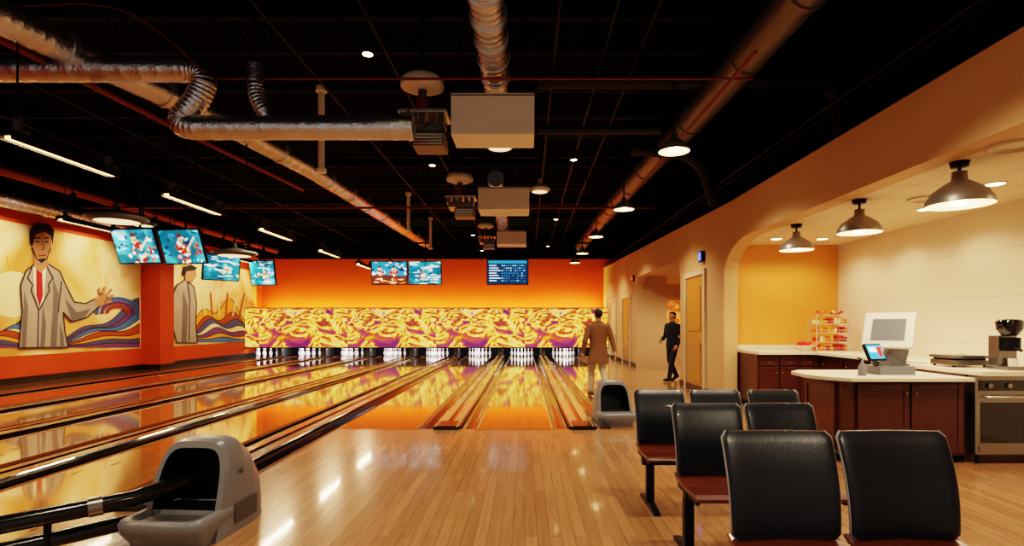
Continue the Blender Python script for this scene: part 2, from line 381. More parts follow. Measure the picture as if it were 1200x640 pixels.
paint(b, [(108, 352), (117, 343), (125, 349), (119, 358), (111, 359)], C_skin, 19)
for p, q in (((116, 346), (114, 337)), ((119, 345), (121, 336)), ((122, 347), (129, 339)), ((123, 350), (131, 346)), ((121, 354), (129, 353))):
    stroke(b, [p, q], 3.0, C_skin, 19)
b.obj('wall_mural', recalc=False)
b = B(); b.box(WX, WX+.01, 18.55, 25.4, .68, 3.85, M_muralbg)
for k, (m, h) in enumerate(((C_gold, 44), (C_rust, 32), (C_slate, 26), (C_cream, 20), (C_pur, 15), (C_gold, 9), (C_blue, 5))):
    wave(b, 226, 293, lambda u, h=h, k=k: 401-h*(.5+.5*S(u*3.0))*(1+.2*S(u*12-k*.8)), 401, m, 2+k)
for k in range(6): stroke(b, [(240+k*8, 370), (236+k*10, 350-(k % 2)*7)], 1.5, C_rust if k % 2 else C_cream, 10)
coat = [(206, 402), (200, 380), (194, 380), (199, 350), (206, 334), (216, 328), (226, 336), (229, 356), (228, 380), (230, 402)]
paint(b, coat, C_coat, 15); stroke(b, coat+[coat[0]], 1.3, C_line, 16)
paint(b, [(213, 340), (219, 360), (217, 401), (211, 401)], C_fold, 17); stroke(b, [(218, 330), (221, 350), (220, 400)], 1.2, C_line, 18)
paint(b, [(214, 318), (219, 313), (228, 315), (229, 323), (224, 331), (216, 329)], C_skin, 19)
paint(b, [(212, 322), (214, 313), (222, 310), (230, 314), (226, 317), (217, 318), (215, 324)], C_hair, 20)
paint(b, [(193, 380), (199, 380), (200, 388), (195, 390)], C_skin, 19)
b.obj('wall_mural', recalc=False)

# ------------------------------------------------------------------ ceiling services
def fjoist(Y, z=5.35):
    b = B()
    b.box(-12.3, 6.3, Y-.04, Y+.04, z, z+.06, M_black); b.box(-12.3, 6.3, Y-.05, Y+.05, z+.5, z+.65, M_black)
    n = 30; w = 18.6/n
    for i in range(n):
        x = -12.3+i*w; b.tube([(x, Y, z+.03), (x+w/2, Y, z+.5), (x+w, Y, z+.03)], .018, M_black, 5)
    b.obj('ceiling_joist', recalc=False)
for Y in (5.5, 8, 10.5, 13, 15.5, 18, 20.5, 23): fjoist(Y)
def pipe(name, pts, r, m, fil=.3, bands=0, n=16, bm_=None, ridge=0):
    b = B(); p = fillet(pts, fil) if len(pts) > 2 else [Vector(q) for q in pts]
    if ridge:
        path = []; R = []
        for a, c in zip(p, p[1:]):
            L = (c-a).length; k = max(1, int(round(L/ridge)))
            for i in range(k):
                path += [a.lerp(c, i/k), a.lerp(c, (i+.80)/k), a.lerp(c, (i+.90)/k)]; R += [r, r, r*1.025]
        path.append(p[-1]); R.append(r); b.tube(path, R, m, n)
    else: b.tube(p, r, m, n)
    if bands:
        for a, c in zip([Vector(q) for q in pts], [Vector(q) for q in pts[1:]]):
            L = (c-a).length; d = (c-a).normalized(); k = bands*.5
            while k < L-.2:
                b.tube([a+d*k, a+d*(k+.07)], r*1.09, bm_ or M_band, n); k += bands
    return b.obj(name, recalc=False)
pipe('ventilation_duct', [(-6.3, 2, 4.9), (-5.9, 6.2, 4.9), (-5.2, 9, 4.9), (-4.75, 12.5, 4.9), (-4.2, 23.6, 4.9)], .2, M_foil, .5, 1.4, 24, None, .3)
pipe('ventilation_duct', [(-9, 7, 4.66), (-4.0, 7, 4.66), (-4.1, 7, 4.3), (-4.45, 7, 3.93), (-1.4, 7, 3.93)], .15, M_foil, .32, 0, 24, None, .22)
pipe('ventilation_duct', [(-.43, 2, 4.95), (-.41, 8.3, 4.95)], .2, M_foil, .3, .5, 24, None, .12)
pipe('ventilation_duct', [(-.7, 13.3, 4.95), (-.75, 22, 4.7)], .2, M_foil, .3, 1, 20, None, .2)
pipe('ventilation_duct', [(3.0, 2, 4.95), (2.9, 8.8, 4.95), (2.6, 16, 4.95), (2.5, 25, 4.95)], .22, M_bronze, .5, 1.5, 24, M_bronze)
pipe('ventilation_duct', [(-3.4, 7, 4.72), (-3.4, 7, 4.3), (-3.15, 7, 3.93)], .1, M_foil, .2, 0, 20, None, .2)
pipe('hanger_rod', [(-3.4, 7, 4.7), (-3.4, 7, 6)], .015, M_black, n=6)
pipe('ventilation_duct', [(.2, 8.5, 5.15), (4.75, 8.5, 5.15), (4.85, 8.5, 4.2)], .09, M_dark_duct, .35)
pipe('ventilation_duct', [(.2, 9.0, 4.6), (2.2, 9.0, 4.6)], .07, M_dark_duct)
pipe('ventilation_duct', [(2.0, 10.5, 4.75), (3.3, 10.5, 4.65), (3.6, 10.5, 3.7)], .1, M_dark_duct, .5)
pipe('ventilation_duct', [(-11.7, 3, 4.25), (-11.7, 17.0, 4.25)], .17, M_foil, .3, 1.4, 20, None, .2)
pipe('orange_conduit', [(-11.2, 3, 4.75), (-11.2, 25, 4.75)], .12, M_oranged)
pipe('orange_conduit', [(-6.6, 3, 4.88), (-5.6, 9, 4.6), (-5.2, 13, 4.6)], .04, M_red)
pipe('sprinkler_pipe', [(-5, 7.3, 4.68), (3, 7.3, 4.68)], .018, M_red, n=8)
pipe('sprinkler_pipe', [(-12, 15, 4.6), (3.5, 15, 4.6)], .03, M_red, n=8)
pipe('sprinkler_pipe', [(-12, 20.8, 4.5), (3.5, 20.8, 4.5)], .03, M_black, n=8)
pipe('sprinkler_pipe', [(2.5, 6, 4.4), (2.4, 16, 4.4)], .02, M_red, n=8)
for x in (-9.5, -7.6, -3.2, -1.9, .4, 1.1, 1.6): pipe('electrical_conduit', [(x, 3, 5.22+.08*math.sin(x)), (x+.1, 25.5, 5.22+.08*math.sin(x))], .022, M_steel_dark, n=8)
for i, x in enumerate((4.3, 4.9, 5.6)): pipe('electrical_conduit', [(x, 2, 4.5+.3*i), (x-.3, 25, 4.4+.3*i)], .025, M_dark_duct, n=8)
pipe('red_cable', [(-6.2, 6.8, 5.35), (-5.0, 6.8, 5.4), (-4.3, 6.8, 4.9), (-3.95, 6.8, 4.55)], .012, M_red, .6, n=6)
for (x, y, z0, z1) in ((-3.3, 9, 3.95, 5.3), (-3.4, 16.2, 4.2, 5.3), (-3.4, 20, 4.2, 5.3)):
    b = B(); b.cyl((x, y, z0), (x, y, z1), .05, M_white); b.cyl((x, y, z1-.08), (x, y, z1), .09, M_white); b.cyl((x, y, z0-.04), (x, y, z0+.02), .08, M_white); b.cyl((x, y, z1), (x, y, 6), .02, M_steel_dark, 8); b.obj('vent_pipe')
for i in range(26):
    x = random.uniform(-11.5, 3.4); y = random.uniform(9, 24)
    b = B(); b.cyl((x, y, 4.2+random.random()*.6), (x, y, 6), .012, M_black, 6); b.cyl((x, y, 4.2), (x, y, 4.24), .03, M_black, 8); b.obj('hanger_rod')

def ac_unit(x, y, z, w, d, h):
    b = B(); b.box(x, x+w, y, y+d, z, z+h, M_whitebox); b.box(x-.01, x+w+.01, y-.01, y+d+.01, z+h*.93, z+h*.96, M_greyd)
    for dx in (.1, w-.1): b.cyl((x+dx, y+.1, z+h), (x+dx, y+.1, 6), .012, M_black, 6)
    b.obj('ceiling_air_unit', .02)
    b = B(); k = w/1.13; X = x-.42*k
    b.box(X-.3*k, X+.36*k, y, y+.5*k, z+h*.55, z+h*.62, M_band)
    for i in range(5): b.box(X-.28*k+i*.13*k, X-.2*k+i*.13*k, y+.02, y+.4*k, z+h*.3, z+h*.55, M_bronze if i % 2 else M_inox)
    b.box(X-.24*k, X+.3*k, y, y+.5*k, z+h*.1, z+h*.28, M_inox)
    b.box(X-.1*k, X+.33*k, y-.02, y+.4*k, z-.16*k, z+h*.04, M_bronze)
    b.box(X-.05*k, X+.25*k, y+.02, y+.38*k, z+h*.04, z+h*.1, M_greyd)
    for i in range(4): b.box(X-.08*k, X+.31*k, y-.03, y-.02, z-.14*k+i*.04*k, z-.12*k+i*.04*k, M_band)
    b.tube([(X-.15*k, y-.02, z+h*.58), (X-.2*k, y-.06, z+h*.3), (X, y-.06, z+h*.1), (X+.2*k, y-.03, z+h*.4)], .012*k, M_red, 6)
    b.cyl((X, y+.2*k, z+h*.6), (X, y+.2*k, z+h*.6+.2*k), .09*k, M_red); b.cyl((X, y+.2*k, z+h*.6+.2*k), (X, y+.2*k, z+h*.6+.34*k), .06*k, M_greyd)
    b.lathe((X, y+.2*k, z+h*.6+.34*k), [(0, 0), (.2*k, .0), (.3*k, .04*k), (.3*k, .12*k), (.24*k, .18*k), (0, .2*k)], M_white)
    b.cyl((X, y+.2*k, z+h*.6+.5*k), (X, y+.2*k, 6), .02, M_black, 8)
    b.obj('ceiling_exhaust_fan', .004)
ac_unit(-1.0, 7.5, 4.02, 1.13, .6, .56)
ac_unit(-1.04, 12.3, 4.0, 1.14, .8, .5)
ac_unit(-.95, 18.7, 4.15, 1.0, .8, .45)
def disc_lamp(name, x, y, z, r, m=M_white, top=6.0):
    b = B(); b.lathe((x, y, z), [(0, 0), (r*.8, .0), (r, .05), (r*.97, .09), (r*.4, .16), (.05, .2), (0.04, .3)], m)
    b.lathe((x, y, z-.002), [(0, 0), (r*.7, 0)], M_shadein); b.cyl((x, y, z+.2), (x, y, top), .02, M_black, 8); b.obj(name)
disc_lamp('dome_ceiling_light', -.42, 9.3, 4.4, .26)
disc_lamp('dome_ceiling_light', .35, 13, 4.55, .25)
disc_lamp('disc_pendant', -7.35, 10, 3.3, .5, M_greyd)
disc_lamp('disc_pendant', -6.8, 13, 3.05, .5, M_greyd)
disc_lamp('disc_pendant', -9.5, 13.8, 3.9, .3, M_greyd)

def linear(x, y0, L, z, e):
    b = B(); b.box(x-.09, x+.09, y0, y0+L, z, z+.06, M_steel_dark)
    b.box(x-.09, x-.06, y0, y0+L, z-.045, z, M_steel_dark); b.box(x+.06, x+.09, y0, y0+L, z-.045, z, M_steel_dark)
    b.box(x-.045, x+.045, y0+.04, y0+L-.04, z-.03, z, M_tube)
    for y in (y0+.15, y0+L-.15):
        b.cyl((x, y, z+.06), (x, y, 6), .012, M_black, 6); b.box(x-.13, x+.13, y-.03, y+.03, z+.06, z+.09, M_greyd)
        b.cyl((x, y, z+.09), (x, y, z+.22), .05, M_greyd, 10)
    b.obj('linear_pendant_light'); light('linear_lamp_light', 'AREA', (x, y0+L/2, z-.035), (0, 0, -1), e, WARM, .08, L-.1)
for y in (-1, 2.6, 6.3, 9.1, 12.4, 16, 19.6): linear(-5.9, y, 1.7, 3.6, 60)  # first two are out of frame, added to extend the row as foreground fill
for y in (7.5, 11.8, 15.5, 19.2): linear(-9.9, y, 1.7, 3.7, 50)

def pendant(x, y, zr, r, top, e, ang=150):
    b = B(); h = r*.85
    b.lathe((x, y, zr), [(r, 0), (r*.98, h*.2), (r*.8, h*.55), (r*.45, h*.85), (r*.24, h), (r*.22, h*1.35), (0, h*1.36)], M_shade)
    b.lathe((x, y, zr), [(r*.985, .0), (r*.95, h*.2), (r*.77, h*.53), (r*.4, h*.83), (0, h*.9)], M_shadein)
    b.ell((x, y, zr+h*.3), (r*.3, r*.3, r*.3), M_bulb, 14)
    b.cyl((x, y, zr+h*1.3), (x, y, top), .014, M_steel_dark, 8); b.lathe((x, y, top-.05), [(0, 0), (.07, .0), (.08, .05), (0, .05)], M_steel_dark)
    b.obj('pendant_lamp', recalc=False)
    light('pendant_light', 'SPOT', (x, y, zr-.03), (0, 0, -1), e, SOFT, .07, angle=ang)
for y in (0, 4.0, 8.1, 12.2, 17, 21, 24.2): pendant(2.18, y, 3.97+(.15 if y > 15 else 0), .225, 6, 220, 130)  # the two nearest pendants are unseen extras, added to brighten the foreground
pendant(4.02, 5.13, 2.55, .27, 2.95, 70, 160); pendant(4.03, 6.68, 2.55, .245, 2.95, 70, 160); pendant(4.08, 8.33, 2.56, .24, 2.95, 70, 160)

def track(x, y, z, d, e, ang=70, col=SOFT):
    d = Vector(d).normalized(); p = Vector((x, y, z)); b = B()
    b.tube([p-d*.1, p+d*.08], [.05, .065], M_black, 14); b.tube([p+d*.079, p+d*.083], .055, M_bulb, 14)
    b.cyl(p-d*.05, (x, y, z+.22), .012, M_black, 6); b.cyl((x, y, z+.22), (x, y, 6), .01, M_black, 6)
    b.obj('track_spotlight', recalc=False); light('track_light', 'SPOT', p+d*.1, d, e, col, .05, angle=ang)
for y in (2, 6.0, 10.2, 14.2, 18.2, 22): track(-1.7, y, 4.45, (0, 0, -1), 230, 110)  # downward cans added to light the floor; the nearest hangs out of view
for y in (10.2, 16, 21.5): track(.9, y, 4.55, (0, 0, -1), 110, 100)
for x in (-10.5, -8, -5.5, -3, -.5, 1.9): track(x, 22.3, 4.45, (0, 1, -1.75), 110, 60, (1, .80, .5))
for y in (12.6, 15.4, 20.6, 23.6): track(-10.3, y, 4.35, (-1, 0, -.85), 240, 85, (1, .82, .56))
light('cove_light', 'AREA', (-4.3, 25.5, 2.02), (0, .7, 1), 400, (1, .76, .18), 15.6, .12)
b = B(); b.box(-12.1, 3.5, 25.46, 25.6, 1.95, 1.99, M_greyd); b.obj('cove_light_tray')

for (x, y) in ((5.0, 4.6), (5.0, 5.9), (5.2, 7.2), (5.2, 8.5), (5.2, 9.7), (4.4, 9.7), (4.6, 3)):
    b = B(); b.lathe((x, y, 2.94), [(.11, .01), (.11, 0), (.085, -.004)], M_white); b.lathe((x, y, 2.937), [(0, 0), (.085, 0)], M_bulb); b.obj('recessed_downlight', recalc=False)
    light('downlight', 'SPOT', (x, y, 2.92), (0, 0, -1), 38, (1, .80, .56), .06, angle=150)
for x, y, r in ((4.1, 4.64, .2), (4.75, 6.6, .17)):
    b = B(); b.lathe((x, y, 2.95), [(r, 0), (r, -.02), (r*.8, -.03), (r*.78, -.01), (r*.5, -.03), (r*.48, -.01), (0, -.03)], M_frame); b.obj('ceiling_vent', recalc=False)
light('corridor_light', 'SPOT', (5.3, 16, 3.0), (0, 0, -1), 230, SOFT, .1, angle=160)
light('corridor_light', 'SPOT', (5.8, 20.5, 3.0), (0, 0, -1), 200, SOFT, .1, angle=160)

# ------------------------------------------------------------------ screens
def tv(x, y, z, w, h, yaw, tilt, kind, seed=1):
    rnd = random.Random(seed)
    b = B(); b.M = Matrix.Translation((x, y, z)) @ Matrix.Rotation(math.radians(yaw), 4, 'Z') @ Matrix.Rotation(math.radians(tilt), 4, 'X')
    b.box(-w/2, w/2, -.02, .04, -h/2, h/2, M_black)
    a, c = w/2-.03, h/2-.03
    b.box(-a, a, -.026, -.02, -c, c, {1: S_teal, 2: S_mid, 3: S_navy, 4: S_teal}[kind])
    L = [-.0265]
    def q(pts, m):
        L[0] -= .00012; b.add([(max(-1, min(1, u))*a, L[0], max(-1, min(1, v))*c) for u, v in pts], [list(range(len(pts)))], m)
    def o(cx, cy, rx, ry, m):
        ph = rnd.random()*3; q([(cx+rx*math.cos(i/9*2*math.pi+ph)*rnd.uniform(.7, 1.2), cy+ry*math.sin(i/9*2*math.pi+ph)*rnd.uniform(.7, 1.2)) for i in range(9)], m)
    if kind == 1:
        for i in range(36): o(rnd.uniform(-1, 1), rnd.uniform(-1, 1), rnd.uniform(.05, .22), rnd.uniform(.04, .14), rnd.choice((S_deep, S_mid, S_navy, S_deep, S_lt)))
        for i in range(34):
            v = rnd.uniform(-1, .35); wd = .5-.25*(v+1)/1.3; o(rnd.gauss(.03, wd*.5), v, rnd.uniform(.04, .13), rnd.uniform(.06, .16), rnd.choice((S_cream, S_or, S_skin, S_cream, S_red, S_brown)))
        o(.03, .48, .13, .24, S_skin); o(.0, .68, .14, .12, S_brown); o(.04, .38, .07, .06, S_or)
        for i in range(10): o(.3+i*.045, -.1+i*.07, .06, .06, S_skin if i % 3 else S_cream)
        for i in range(10): o(rnd.uniform(.6, .95), rnd.uniform(-.95, .2), .06, .1, rnd.choice((S_red, S_or, S_lt)))
    elif kind == 2:
        q([(-1, -1), (1, -1), (1, -.3), (-1, -.1)], S_brown)
        for i in range(40): o(rnd.uniform(-1, 1), rnd.uniform(-.1, 1), rnd.uniform(.05, .2), rnd.uniform(.05, .16), rnd.choice((S_mid, S_deep, S_lt, S_navy, S_cream)))
        for cx in (-.55, .25):
            for i in range(14): o(cx+rnd.gauss(0, .12), rnd.uniform(-.8, .2), .09, .14, rnd.choice((S_red, S_cream, S_or, S_red)))
            o(cx, .38, .11, .2, S_skin); o(cx, .54, .12, .1, S_brown)
        for i in range(12): o(rnd.uniform(-.9, .9), rnd.uniform(-1, -.5), .18, .06, rnd.choice((S_cream, S_or, S_skin)))
    elif kind == 4:
        for i in range(50): o(rnd.uniform(-1, 1), rnd.uniform(-1, 1), rnd.uniform(.06, .3), rnd.uniform(.03, .1), rnd.choice((S_lt, S_mid, S_deep, S_navy, S_lt, S_cream)))
        for i in range(12): o(rnd.gauss(.1, .25), rnd.gauss(-.2, .25), .1, .12, rnd.choice((S_cream, S_or, S_skin)))
    else:
        q([(-.95, .72), (.95, .72), (.95, .95), (-.95, .95)], S_mid)
        for r_ in range(7):
            v = .5-r_*.21
            q([(-.92, v), (-.55+.1*(r_ % 3), v), (-.55+.1*(r_ % 3), v+.08), (-.92, v+.08)], S_lt)
            for c_ in range(11):
                xx = -.3+c_*.11
                if rnd.random() < .75: q([(xx, v), (xx+.06, v), (xx+.06, v+.08), (xx, v+.08)], rnd.choice((S_lt, S_mid, S_mid)))
    b.box(-w*.3, w*.3, .04, .09, -h*.3, h*.3, M_black); b.box(-.1, .1, .09, .14, -.1, .1, M_steel_dark)
    b.M = Matrix.Identity(4); b.cyl((x, y+.12, z), (x, y+.12, 6), .025, M_black, 8)
    b.obj('overhead_screen', recalc=False)
tv(-9.1, 13, 3.28, 1.12, .84, -8, 20, 1, 3); tv(-8.02, 13, 3.27, 1.08, .84, -8, 20, 1, 5)
tv(-8.75, 16, 3.08, 1.0, .75, 48, 8, 4, 2); tv(-9.45, 20, 3.3, .95, .9, -6, 10, 4, 8)
tv(-4.88, 20, 3.3, 1.3, .86, 0, 5, 2, 4); tv(-3.6, 20, 3.3, 1.2, .86, 0, 5, 4, 6)
tv(-.62, 20, 3.33, 1.5, .92, 0, 5, 3, 7)

# ------------------------------------------------------------------ ball returns
def ball_return(x, y, rot, s):
    b = B(); b.M = Matrix.Translation((x, y, 0)) @ Matrix.Rotation(math.radians(rot), 4, 'Z') @ Matrix.Scale(s, 4)
    def arch(hw, h, y0, lean, zb, n=26):
        pts = []
        for k in range(n+1):
            t = math.pi*k/n; cx = math.copysign(abs(math.cos(t))**.42, math.cos(t)); cz = abs(math.sin(t))**.5
            z = zb+(h-zb)*cz; pts.append(Vector((hw*cx*(1-.08*(z/.66)), y0+lean*z, z)))
        return pts
    secs = [arch(.28, .65, -.20, .32, 0), arch(.288, .665, -.16, .32, 0), arch(.29, .67, -.02, .26, 0), arch(.288, .655, .08, .2, 0), arch(.28, .56, .26, .12, 0), arch(.26, .42, .40, .05, 0), arch(.23, .3, .46, .0, 0)]
    n = len(secs[0])
    for A, C in zip(secs, secs[1:]):
        b.add(A+C, [(i, i+1, n+i+1, n+i) for i in range(n-1)], M_grey, True)
    b.add(secs[-1], [list(range(n))], M_grey)
    inn = arch(.235, .605, -.20, .32, .2); ind = arch(.19, .55, .2, .2, .2)
    b.add(secs[0]+inn, [(i, i+1, n+i+1, n+i) for i in range(n-1)], M_grey)
    b.add(inn+ind, [(i, i+1, n+i+1, n+i) for i in range(n-1)], M_cav, True); b.add(ind, [list(range(n))], M_cav)
    b.add([inn[0], inn[-1], ind[-1], ind[0]], [(0, 1, 2, 3)], M_cav)
    b.add([secs[0][0], secs[0][-1], inn[-1], inn[0]], [(0, 1, 2, 3)], M_grey)
    def ring(hw, yf, yb, z, r=.08):
        p = []
        for cx, cy, a0 in ((hw-r, yb-r, 0), (-(hw-r), yb-r, 90), (-(hw-r), yf+r, 180), (hw-r, yf+r, 270)):
            for k in range(6):
                a = math.radians(a0+18*k); p.append(Vector((cx+r*math.cos(a), cy+r*math.sin(a), z)))
        return p
    b.loft([ring(.25, -.34, .1, 0), ring(.26, -.36, .1, .05), ring(.285, -.41, .1, .12), ring(.29, -.42, .1, .18), ring(.275, -.405, .1, .205), ring(.235, -.37, .08, .205), ring(.22, -.35, .06, .165)], M_grey)
    b.loft([ring(.219, -.349, .05, .166), ring(.21, -.34, .04, .17)], M_greyd)
    b.box(.285, .296, .0, .28, .06, .2, M_greyd); b.cyl((.28, .1, .42), (.284, .1, .42), .02, M_greyd)
    b.obj('ball_return', recalc=False)
ball_return(-2.30, 3.88, -4, .97)
ball_return(1.30, 8.15, 6, .93)
b = B()
b.tube([(-2.32, 3.98, .36), (-2.56, 3.61, .31), (-3.5, 2.95, .24), (-4.4, 2.3, .2)], .055, M_rubber, 16)
for p, q in (((-2.68, 3.526, .302), (-2.74, 3.484, .297)), ((-3.1, 3.231, .267), (-3.14, 3.203, .265))): b.tube([p, q], .062, M_inox, 16)
b.tube([(-2.60, 3.7, .14), (-3.5, 2.85, .1), (-4.4, 2.2, .08)], .05, M_rubber, 14)
for x, y in ((-2.9, 3.37), (-3.6, 2.88)): b.cyl((x, y, 0), (x, y, .26), .02, M_steel_dark)
b.obj('ball_return_rail')

# ------------------------------------------------------------------ seating
def seat_row(xs, y, w, top, post_x):
    b = B(); t = .026
    for xc in xs:
        tilt = .24; rings = []; nz = 18; z0, z1 = .455, top
        for j in range(nz+1):
            u = j/nz; z = z0+(z1-z0)*u; r = .03
            dz = min(z-z0, z1-z); hw = w/2-.005 - (r-math.sqrt(max(0, r*r-(r-min(dz, r))**2)))*.8 - .012*(1-u)
            yb = y+(z-z0)*tilt - .035*math.sin(u*math.pi)
            th = t*(.5+.5*min(1, dz/.03)) if dz < .03 else t
            ring = []
            for k in range(32):
                a = 2*math.pi*k/32; cx = math.copysign(abs(math.cos(a))**.4, math.cos(a)); sy = math.copysign(abs(math.sin(a))**.8, math.sin(a))
                xx = hw*cx; ring.append(Vector((xc+xx, yb+th*sy-.45*xx*xx, z)))
            rings.append(ring)
        b.loft(rings, M_leather)
        for kk in (0, 16):
            ep = [Vector(r[kk])+Vector((0, .008, 0)) for r in rings]; b.tube(ep, .008, M_piping, 6)
        pr = [(y+.02, .47), (y-.02, .452), (y-.2, .435), (y-.40, .445), (y-.44, .43), (y-.44, .41), (y-.4, .425), (y-.2, .413), (y-.0, .43), (y+.04, .455)]
        hw = w/2-.01
        b.prism(pr, 'x', xc-hw, xc+hw, M_seatwood)
        b.box(xc-.03, xc+.03, y+.04, y+.08, .36, .62, M_steel_dark); b.box(xc-.15, xc+.15, y-.3, y+.06, .385, .412, M_steel_dark)
        for sx in (-1, 1): b.box(xc+sx*(hw-.03)-.012, xc+sx*(hw-.03)+.012, y-.38, y+.02, .375, .412, M_steel_dark)
    x0 = min(xs)-w/2; x1 = max(xs)+w/2
    b.box(x0+.02, x1-.02, y-.2, y-.13, .33, .39, M_steel_dark)
    for px in post_x:
        b.box(px-.03, px+.03, y-.195, y-.135, .03, .36, M_steel_dark); b.prism([(y-.42, 0), (y+.1, 0), (y+.1, .02), (y-.1, .05), (y-.22, .05), (y-.42, .02)], 'x', px-.025, px+.025, M_steel_dark)
    b.obj('beam_seating_bench', .004)
seat_row([1.205, 1.755], 2.58, .53, .935, [1.02, 1.95])
seat_row([1.22, 1.71], 3.66, .47, .915, [1.03, 1.9])
seat_row([1.13, 1.60, 2.09], 4.60, .43, .895, [1.0, 2.22])

# ------------------------------------------------------------------ kitchen joinery
CT = .90
def door_panel(b, x0, x1, z0, z1, y, knob=None):
    g = .012; b.box(x0+g, x1-g, y-.022, y, z0, z1, M_cab); f = .055
    b.box(x0+g, x0+g+f, y-.032, y-.022, z0, z1, M_cab); b.box(x1-g-f, x1-g, y-.032, y-.022, z0, z1, M_cab)
    b.box(x0+g+f, x1-g-f, y-.032, y-.022, z0, z0+f, M_cab); b.box(x0+g+f, x1-g-f, y-.032, y-.022, z1-f, z1, M_cab)
    if knob is not None: b.ell((knob, y-.045, z1-.1), (.014, .014, .014), M_brass, 10)
b = B(); b.box(3.3, 4.58, 5.78, 6.55, .08, CT-.04, M_cab); b.box(3.36, 4.58, 5.85, 6.5, 0, .08, M_black)
b.box(3.3, 3.42, 5.76, 5.78, .08, CT-.04, M_cab)
door_panel(b, 3.44, 4.0, .12, CT-.07, 5.78, 3.95); door_panel(b, 4.0, 4.56, .12, CT-.07, 5.78, 4.05)
b.M = Matrix.Translation((3.3, 6.55, 0)) @ Matrix.Rotation(-math.pi/2, 4, 'Z'); door_panel(b, .06, .7, .12, CT-.07, 0); b.M = Matrix.Identity(4)
b.prism([(3.08, 6.1), (3.16, 5.84), (3.34, 5.66), (4.60, 5.66), (4.60, 6.7), (3.3, 6.7), (3.12, 6.5)], 'z', CT-.04, CT, M_counter)
b.obj('kitchen_island', .006)
b = B()
b.box(5.05, 5.92, 6.72, 10.48, .08, .93, M_cab); b.box(5.1, 5.92, 6.72, 10.48, 0, .08, M_black)
b.box(3.98, 5.05, 9.5, 10.48, .08, .93, M_cab); b.box(4.0, 5.05, 9.56, 10.48, 0, .08, M_black)
for i in range(3): door_panel(b, 4.0+i*.35, 4.35+i*.35, .12, .72, 9.5, 4.3+i*.35 if i % 2 == 0 else 4.05+i*.35); door_panel(b, 4.0+i*.35, 4.35+i*.35, .74, .9, 9.5, 4.175+i*.35)
b.M = Matrix.Translation((5.05, 9.4, 0)) @ Matrix.Rotation(-math.pi/2, 4, 'Z')
for i in range(4): door_panel(b, .02+i*.65, .65+i*.65, .12, .88, 0, .1+i*.65)
b.M = Matrix.Identity(4)
b.prism([(3.96, 9.4), (4.92, 9.4), (4.92, 6.72), (5.92, 6.72), (5.92, 10.49), (3.96, 10.49)], 'z', .93, .98, M_counter)
b.box(3.96, 5.92, 10.46, 10.49, .98, 1.06, M_counter)
b.obj('kitchen_counter', .005)
b = B()
b.box(4.64, 5.92, 5.85, 6.70, 0, CT+.02, M_cab); b.box(4.64, 5.92, 5.62, 6.70, CT+.02, CT+.07, M_counter); b.box(5.56, 5.92, 5.75, 5.85, 0.06, CT+.02, M_cab)
b.obj('oven_counter', .005)
b = B(); b.box(4.66, 5.55, 5.74, 5.84, .1, CT+.01, M_inox); b.box(4.72, 5.49, 5.733, 5.742, .22, .64, M_glassd)
b.tube([(4.76, 5.74, .70), (4.76, 5.69, .70), (5.45, 5.69, .70), (5.45, 5.74, .70)], .012, M_band, 10)
b.box(4.7, 5.51, 5.732, 5.742, .76, .87, M_glassd)
for i in range(4): b.cyl((4.8+i*.2, 5.742, .815), (4.8+i*.2, 5.71, .815), .025, M_inox, 14)
b.box(4.7, 5.51, 5.73, 5.742, .13, .19, M_inox)
for x in (4.72, 5.48): b.cyl((x, 5.79, 0), (x, 5.79, .1), .02, M_black, 8)
b.obj('oven')
b = B(); z = CT
b.box(3.86, 4.24, 6.02, 6.34, z, z+.09, M_grey)
b.prism([(3.98, .09+z), (4.2, .09+z), (4.24, .26+z), (4.16, .44+z), (4.06, .44+z), (4.04, .26+z)], 'y', 6.12, 6.24, M_grey)
b.M = Matrix.Translation((4.04, 6.14, z+.47)) @ Matrix.Rotation(math.radians(-46), 4, 'Z') @ Matrix.Rotation(math.radians(-26), 4, 'X')
b.box(-.25, .23, -.025, .02, -.2, .22, M_white); b.box(-.17, .15, -.03, -.025, -.12, .14, M_grey); b.box(-.16, .14, .02, .07, -.14, .14, M_white)
b.M = Matrix.Translation((3.78, 6.0, z+.24)) @ Matrix.Rotation(math.radians(20), 4, 'Z') @ Matrix.Rotation(math.radians(-25), 4, 'X')
b.box(-.12, .12, -.015, .015, -.09, .1, M_black); b.box(-.105, .105, -.02, -.015, -.075, .085, S_mid); b.box(-.09, .02, -.022, -.02, -.0, .06, S_lt); b.box(.03, .09, -.022, -.02, -.05, .06, S_red)
b.M = Matrix.Identity(4); b.tube([(3.78, 6.02, z+.2), (3.83, 6.1, z+.12), (3.97, 6.15, z+.06)], .02, M_greyd)
b.obj('register_terminal', .006)
b = B(); b.lathe((3.62, 5.95, CT), [(0, 0), (.04, 0), (.042, .02), (.04, .1), (.02, .13), (.012, .15), (.012, .18), (0, .18)], M_grey, 16); b.cyl((3.62, 5.95, CT+.17), (3.57, 5.95, CT+.19), .008, M_steel_dark); b.obj('soap_bottle')
